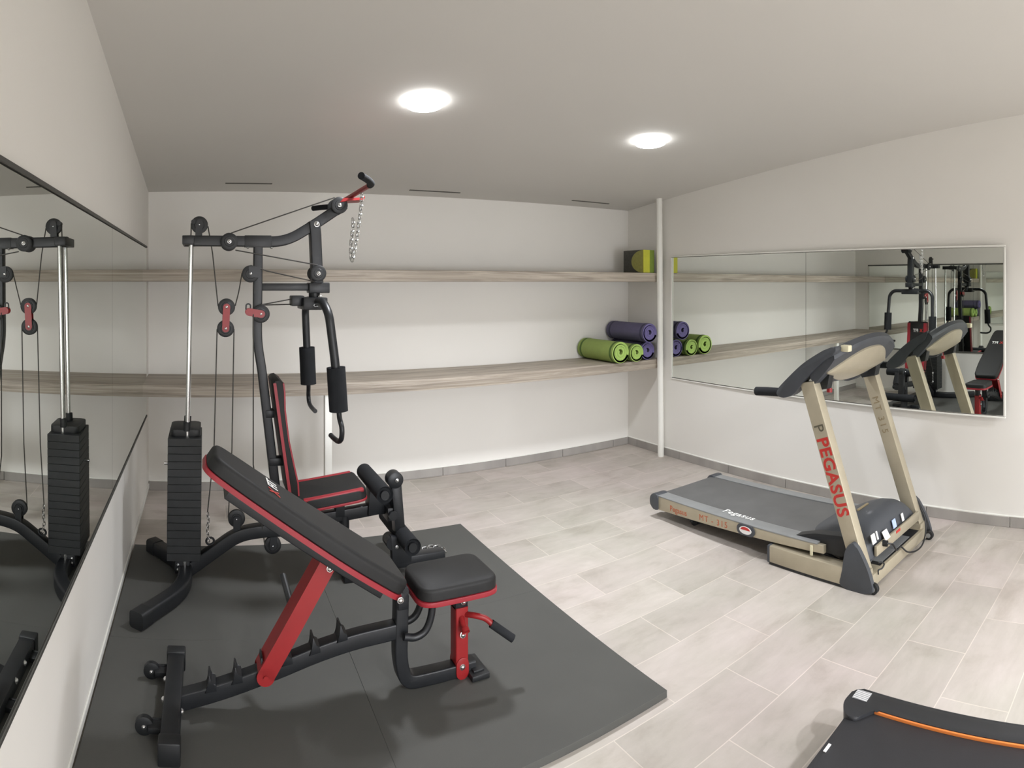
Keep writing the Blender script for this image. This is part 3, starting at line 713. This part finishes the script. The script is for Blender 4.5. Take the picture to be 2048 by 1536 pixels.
def upright(x0, x1, shoe_side):
    bm = B(); prism_yz(bm, [(1.436, .014), (1.527, .014), (1.868, 1.0), (1.85, 1.02), (1.785, 1.03)], x0, x1, .008); u = obj('upright', bm, M['gold'], T)
    xs = (x0 - .026, x0 + .002) if shoe_side < 0 else (x1 - .002, x1 + .02)
    bm = B(); prism_yz(bm, smooth_outline([(1.428, .008), (1.60, .008), (1.592, .09), (1.575, .19), (1.545, .235), (1.515, .235), (1.465, .16), (1.43, .08)], 4), xs[0], xs[1], .006); obj('shoe', bm, M['charcoal'], u)
    return u
u1 = upright(2.712, 2.778, -1); u2 = upright(3.385, 3.45, 1)
ud = Vector((0, -.333, -.95)).normalized(); un = Vector((0, .95, -.333)).normalized()
def on_upright(x, s): return Vector((x, 1.825, 1.0)) + ud * s
lettering('lettering', 'PEGASUS', .098, M['red_print'], on_upright(2.7112, .48), ud, -un, u1, bold=.0026, spacing=1.05)
lettering('lettering', 'P', .085, M['dark_print'], on_upright(2.7112, .225), ud, -un, u1)
lettering('lettering', 'MT 315', .06, M['gold_print'], on_upright(3.3842, .28), ud, -un, u2, spacing=1.3)
# motor hood
HK = [(0., .135), (.03, .20), (.06, .255), (.12, .283), (.22, .298), (.38, .290), (.55, .262), (.75, .215), (1., .165)]
def hood_h(t):
    for (a, za), (c, zc) in zip(HK, HK[1:]):
        if t <= c: k = (t - a) / (c - a); return za + (zc - za) * k - .105
    return .06
bm = B(); rows = []; nY, nX = 34, 28
for j in range(nY + 1):
    t = j / nY; y = 1.478 + .45 * t; row = []
    for i in range(nX + 1):
        u = -1 + 2 * i / nX; x = 3.08 + .30 * u
        arch = (1 - abs(u) ** 3.6) * .60 + .40
        row.append(bm.verts.new((x, y, .105 + hood_h(t) * arch * (1. if t > 0 else 1.))))
    rows.append(row)
for a, c in zip(rows, rows[1:]):
    for i in range(nX): bm.faces.new((a[i], a[i + 1], c[i + 1], c[i]))
low = [[bm.verts.new((v_.co.x, v_.co.y, .130 if k == 0 else .10)) for v_ in (rows[0] if k == 0 else rows[-1])] for k in (0, 1)]
for k in (0, 1):
    rr = rows[0] if k == 0 else rows[-1]
    for i in range(nX): bm.faces.new((rr[i], rr[i + 1], low[k][i + 1], low[k][i]))
for i in (0, nX):
    s0 = [r[i] for r in rows] + [low[1][i], low[0][i]]; bm.faces.new(s0)
hd = obj('motor_hood', bm, M['charcoal'], T)
bm = B(); box(bm, (2.82, 1.462, .135), (3.37, 1.4785, .188), .003); obj('front_panel', bm, M['gold'], hd)
for (x0, x1, z0, z1, mm) in ((2.805, 2.845, .20, .245, 'white_print'), (2.86, 2.874, .205, .245, 'white_print'), (2.92, 2.975, .182, .222, 'white_print'), (3.05, 3.09, .195, .238, 'blue_print'), (3.05, 3.10, .172, .186, 'red_print'), (3.165, 3.19, .195, .235, 'white_print')):
    yf = lambda q: 1.4612 if q < .19 else 1.4775 + max(0., (q - .20)) * .30
    bm = B(); prism_yz(bm, [(yf(z0) - .0015, z0), (yf(z0) + .002, z0), (yf(z1) + .002, z1), (yf(z1) - .0015, z1)], x0, x1); obj('sticker', bm, M[mm], hd)
bm = B(); box(bm, (2.98, 1.66, .286), (3.10, 1.672, .2925)); obj('logo_strip', bm, M['gold_print'], hd)
bm = B(); prism_yz(bm, round_outline([(1.94, .13), (1.94, .172), (1.80, .215), (1.60, .24), (1.60, .13)], .03), 2.742, 2.80, .006); obj('hood_side', bm, M['black_plastic'], T)
bm = B(); cyl(bm, (2.775, 1.80, .125), (2.775, 1.62, .075), .011); cyl(bm, (2.775, 1.64, .08), (2.775, 1.58, .066), .007); obj('gas_strut', bm, M['black_plastic'], T)
bm = B(); box(bm, (2.703, 1.785, .112), (2.712, 1.80, .165), .002); obj('rail_bracket', bm, M['cream'], T)
bm = B(); tube(bm, spline([(2.90, 1.448, .178), (2.93, 1.425, .165), (3.0, 1.435, .105), (3.06, 1.438, .10), (3.10, 1.415, .06), (3.19, 1.40, .035), (3.28, 1.40, .04), (3.345, 1.41, .09), (3.372, 1.43, .16), (3.36, 1.45, .21)], 7), .0045, 8); cyl(bm, (2.895, 1.466, .178), (2.90, 1.440, .178), .016, bev=.003)
obj('power_cord', bm, M['black_plastic'], T)
bm = B(); tube(bm, spline([(2.775, 1.43, .13), (2.80, 1.42, .125), (2.81, 1.415, .11), (2.795, 1.42, .095), (2.775, 1.43, .092), (2.778, 1.432, .07)], 6), .004, 8); obj('cable_loop', bm, M['black_plastic'], T)
# console: inclined arched dash between the uprights, its back cover facing forward and down
sl = Vector((0, -.67, .742)); up = Vector((0, .742, .67))       # up the slope / out of the display
CB = Vector((0, 1.80, .995))
def dash(u, k, d, half=.36):
    L = .225 + .105 * (1 - abs(u) ** 2.2)
    return Vector((3.08 + half * u, 0, 0)) + CB + sl * (L * k + .03 * abs(u) ** 2 * (1 - k)) + up * d
bm = B(); rows = []; n = 24
for i in range(n + 1):
    u = -1 + 2 * i / n
    rows.append([bm.verts.new(dash(u, k, d)) for k, d in ((0, .0), (.3, -.004), (.7, -.004), (.94, .0), (1., .015), (1., .045), (.92, .058), (.5, .055), (.06, .05), (0, .035))])
for a, c in zip(rows, rows[1:]):
    for k in range(10): bm.faces.new((a[k], a[(k + 1) % 10], c[(k + 1) % 10], c[k]))
bm.faces.new(rows[0][::-1]); bm.faces.new(rows[-1])
cs = obj('console', bm, M['charcoal'], T)
bm = B(); F0, F1 = [], []; n = 26; ks = (0., .25, .5, .75, 1.)
for i in range(n + 1):
    u = -1 + 2 * i / n; w_ = max(1 - abs(u) ** 2.6, .06); r0, r1 = [], []
    for q in ks:
        k = .44 + (q - .5) * .80 * w_
        r0.append(bm.verts.new(dash(u, k, -.012 - .028 * w_ * (1 - (2 * q - 1) ** 2), .335))); r1.append(bm.verts.new(dash(u, k, .004, .335)))
    F0.append(r0); F1.append(r1)
for i in range(n):
    for k in range(4):
        bm.faces.new((F0[i][k], F0[i + 1][k], F0[i + 1][k + 1], F0[i][k + 1])); bm.faces.new((F1[i][k], F1[i][k + 1], F1[i + 1][k + 1], F1[i + 1][k]))
    bm.faces.new((F0[i][0], F1[i][0], F1[i + 1][0], F0[i + 1][0])); bm.faces.new((F0[i][4], F0[i + 1][4], F1[i + 1][4], F1[i][4]))
for i in (0, n):
    for k in range(4): bm.faces.new((F0[i][k], F0[i][k + 1], F1[i][k + 1], F1[i][k]))
obj('back_cover', bm, M['gold'], cs)
bm = B(); box(bm, (2.765, 1.60, 1.19), (2.805, 1.65, 1.225), .006); obj('corner_pad', bm, M['cream'], cs)
bm = B(); cyl(bm, (2.90, 1.80, .995), (2.90, 1.80, .965), .004); cyl(bm, (2.90, 1.80, .967), (2.90, 1.80, .945), .016, bev=.003); obj('safety_key', bm, M['red'], cs)
for x0, x1 in ((2.778, 2.83), (3.325, 3.385)):
    bm = B(); prism_yz(bm, [(1.74, .985), (1.83, .965), (1.85, 1.0), (1.80, 1.06), (1.72, 1.08)], x0, x1, .006); obj('console_bracket', bm, M['black_plastic'], cs)
for x0, x1 in ((2.705, 2.765), (3.395, 3.455)):
    xm = (x0 + x1) / 2; ye = 1.645 if x0 < 3 else 1.69
    bm = B(); prism_yz(bm, smooth_outline([(2.005, .925), (2.02, .96), (1.93, 1.05), (1.84, 1.125), (1.74, 1.186), (1.70, 1.205), (ye, 1.205 + (1.70 - ye) * .3), (ye + .005, 1.185), (1.715, 1.145), (1.775, 1.095), (1.84, 1.03), (1.885, .972), (1.94, .934)], 4), x0, x1, .008); h = obj('handrail', bm, M['charcoal'], T)
    bm = B(); tube(bm, spline([(xm, 1.98, .948), (xm, 2.04, .945), (xm, 2.10, .942), (xm, 2.185, .935)], 4), .0245, 16); obj('grip', bm, M['foam'], h)

# ------------------------------------------------------------------ walking pad in the near corner
W = thing('walking_pad', 'black low walking pad with a thin orange line and a small printed sticker', 'treadmill', (1.58, .45, 0))
Rz = Matrix.Translation((1.862, 1.045, 0)) @ Matrix.Rotation(math.radians(3.0), 4, 'Z')
# local frame: x to the left is negative, y towards the camera is negative
def loc(bm): bmesh.ops.transform(bm, matrix=Rz, verts=bm.verts); return bm
bm = B(); prism(bm, round_outline([(0, 0), (-.09, .006), (-.135, -.02), (-.15, -.06), (-.10, -.092), (-.078, -.112), (-.078, -1.28), (0, -1.28)], [.03, .03, .03, .02, .02, .02, .01, .01], 5)[::-1], (0, 0, .02), (1, 0, 0), (0, 1, 0), .13, .008, 3); sh = obj('side_cover', loc(bm), M['padblack'], W)
bm = B(); prism(bm, round_outline([(-.62, 0), (-.53, .006), (-.485, -.02), (-.47, -.06), (-.52, -.092), (-.542, -.112), (-.542, -1.28), (-.62, -1.28)], .02, 4)[::-1], (0, 0, .02), (1, 0, 0), (0, 1, 0), .13, .008, 3); obj('side_cover', loc(bm), M['padblack'], W)
bm = B(); prism(bm, [(-.02, .05), (-.010, .10), (-.02, .13), (-.05, .139), (-1.27, .139), (-1.27, .05)], (-.55, 0, 0), (0, 1, 0), (0, 0, 1), .48, .004); obj('walking_belt', loc(bm), M['padbelt'], W)
bm = B(); prism(bm, [(-.125, -.02), (-.50, -.02), (-.47, -.005), (-.155, -.005)], (0, 0, .03), (1, 0, 0), (0, 1, 0), .06); obj('rear_cover', loc(bm), M['padblack'], W)
bm = B(); prism(bm, [(-.0845, -.098), (-.0775, -.098), (-.0775, -1.27), (-.0845, -1.27)][::-1], (0, 0, .136), (1, 0, 0), (0, 1, 0), .012, .002); obj('trim_line', loc(bm), M['orange'], sh, label='thin orange trim line')
bm = B(); box(bm, (-.058, -.065, .1495), (-.012, -.012, .151)); obj('sticker', loc(bm), M['sticker'], sh)
bm = B(); box(bm, (-.30, -.045, .1385), (-.265, -.036, .1405)); obj('mark', loc(bm), M['white_print'], W)

# ------------------------------------------------------------------ rolled mats on the lower shelf
def rolled_mat(x, z, r, y0, y1, mat, end, strap, label, group, yaw=0.):
    t = thing('rolled_mat', label, 'exercise mat', (x, (y0 + y1) / 2, z - r), group)
    turns = 3.6; n = 120; pitch = r * .67 / (turns - 1); th = pitch; L = (y1 - y0) / 2; ym = (y0 + y1) / 2
    rings = []; bm = B()
    for k in range(n + 1):
        a = turns * 2 * PI * k / n; ro = r * .33 + (r * .67) * min(1., k / n * turns / (turns - 1)); ri = max(ro - th * .94, .002)
        ca, sa = math.cos(a + 2.2), math.sin(a + 2.2)
        rings.append([bm.verts.new((x + q * ca, yy, z + q * sa)) for q, yy in ((ri, y0), (ro, y0), (ro, y1), (ri, y1))])
    for a, c in zip(rings, rings[1:]):
        for k in range(4):
            f = bm.faces.new((a[k], a[(k + 1) % 4], c[(k + 1) % 4], c[k])); f.material_index = 1 if k in (0, 2) else 0
    bm.faces.new(rings[0][::-1]); bm.faces.new(rings[-1])
    obj('mat_body', bm, [mat, end], t)
    for yy in (y0 + .035, y1 - .045):
        bm = B(); lathe(bm, (x, yy - .012, z), (0, 1, 0), [(0, r + .0005), (.001, r + .002), (.023, r + .002), (.024, r + .0005)], 40, caps=False); obj('strap', bm, strap, t)
    return t
SZ = .869
rolled_mat(3.255, SZ + .092, .090, 4.06, 4.57, M['green'], M['green_end'], M['strap_g'], 'lime green rolled mat at the left end of the pile, the largest green roll', 'rolled exercise mats')
rolled_mat(3.434, SZ + .077, .075, 4.06, 4.55, M['green'], M['green_end'], M['strap_g'], 'smaller lime green rolled mat between the big green roll and the purple ones', 'rolled exercise mats')
rolled_mat(3.595, SZ + .081, .078, 4.10, 4.56, M['purple'], M['purple_end'], M['strap_p'], 'lower purple rolled mat lying on the shelf behind the white post', 'rolled exercise mats')
rolled_mat(3.566, SZ + .081 + .1625, .082, 4.04, 4.56, M['purple'], M['purple_end'], M['strap_p'], 'upper purple rolled mat lying on top of the other rolls', 'rolled exercise mats')

# ------------------------------------------------------------------ box on the upper shelf
X0 = thing('exercise_kit_box', 'yellow, green and dark grey box on the upper shelf beside the white post', 'box', (3.62, 4.26, 1.64))
bm = B(); box(bm, (3.562, 4.122, 1.6405), (3.69, 4.40, 1.845), .003); bx0 = obj('carton', bm, M['boxdark'], X0)
bm = B(); prism(bm, [(4.121, 1.642)] + [(4.121 + .165 * math.sin(PI * k / 20), 1.743 - .101 * math.cos(PI * k / 20)) for k in range(1, 20)] + [(4.121, 1.844)], (3.5625, 0, 0), (0, 1, 0), (0, 0, 1), -.0015); obj('print_disc', bm, M['olive'], bx0)
bm = B(); box(bm, (3.561, 4.119, 1.642), (3.636, 4.123, 1.8445)); obj('front_panel', bm, M['yellow'], bx0)
bm = B(); box(bm, (3.6362, 4.119, 1.642), (3.690, 4.123, 1.8445)); obj('front_panel', bm, M['boxgreen'], bx0)

# ------------------------------------------------------------------ light
def area(name, loc, rot, size, power, col=(1, 1, 1), shape='DISK', sy=None, spread=180.):
    l = bpy.data.lights.new(name, 'AREA'); l.shape = shape; l.size = size; l.energy = power; l.color = col
    l.spread = math.radians(spread)
    if sy: l.size_y = sy
    o = bpy.data.objects.new(name, l); C.objects.link(o); o.location = loc; o.rotation_euler = rot; return o
LC = (.936, .955, 1.)
for x, y, e, sp in ((1.067, 2.86, 17.5, 124), (2.53, 2.86, 17.5, 124), (1.067, -1.6, 74, 150), (2.53, -1.6, 74, 150)):  # rear pair is unseen, its place and power fitted to the room's brightness
    area('downlight', (x, y, ceil_z(x, y) - .045), (0, 0, 0), .18, e, LC, spread=sp)
area('rear_fill_wide', (1.8, YF + .03, .62), (PI / 2, 0, 0), 2.6, 13, (.92, .945, 1.), 'RECTANGLE', 1.1)  # added fill light in front of the blank front wall, no door there
area('rear_fill_beam', (1.8, YF + .04, .9), (PI / 2 - .2, 0, 0), 2.6, 29, (.92, .945, 1.), 'RECTANGLE', 1.4, spread=56)  # added narrow fill, tilted down to lift the floor and lower walls
w = bpy.data.worlds.new('world'); SC.world = w; w.use_nodes = True
w.node_tree.nodes['Background'].inputs[0].default_value = (.6, .65, .7, 1); w.node_tree.nodes['Background'].inputs[1].default_value = .1

# ------------------------------------------------------------------ camera: the photograph is a cylindrical phone panorama
F, HY, XP = 1230., 566., 410.
cam = bpy.data.cameras.new('camera'); co = bpy.data.objects.new('camera', cam); C.objects.link(co); SC.camera = co
mid = (1024. - XP) / F
co.location = (0, 0, HC); co.rotation_euler = (PI / 2, 0, -mid)
cam.lens = 16.5; cam.clip_start = .02; cam.clip_end = 60
cam.type = 'PANO'; cam.panorama_type = 'CENTRAL_CYLINDRICAL'
cam.central_cylindrical_range_u_min = (0 - XP) / F - mid; cam.central_cylindrical_range_u_max = (2048 - XP) / F - mid
cam.central_cylindrical_range_v_min = (HY - 1536) / F; cam.central_cylindrical_range_v_max = HY / F
cam.central_cylindrical_radius = 1.

vs = SC.view_settings
vs.view_transform = 'Standard'; vs.look = 'None'; vs.gamma = 1.; vs.use_curve_mapping = False; vs.exposure = 0.
cy = SC.cycles
cy.use_denoising = True; cy.max_bounces = 12; cy.diffuse_bounces = 6; cy.glossy_bounces = 8
cy.sample_clamp_indirect = 20.; cy.caustics_reflective = True; cy.caustics_refractive = False
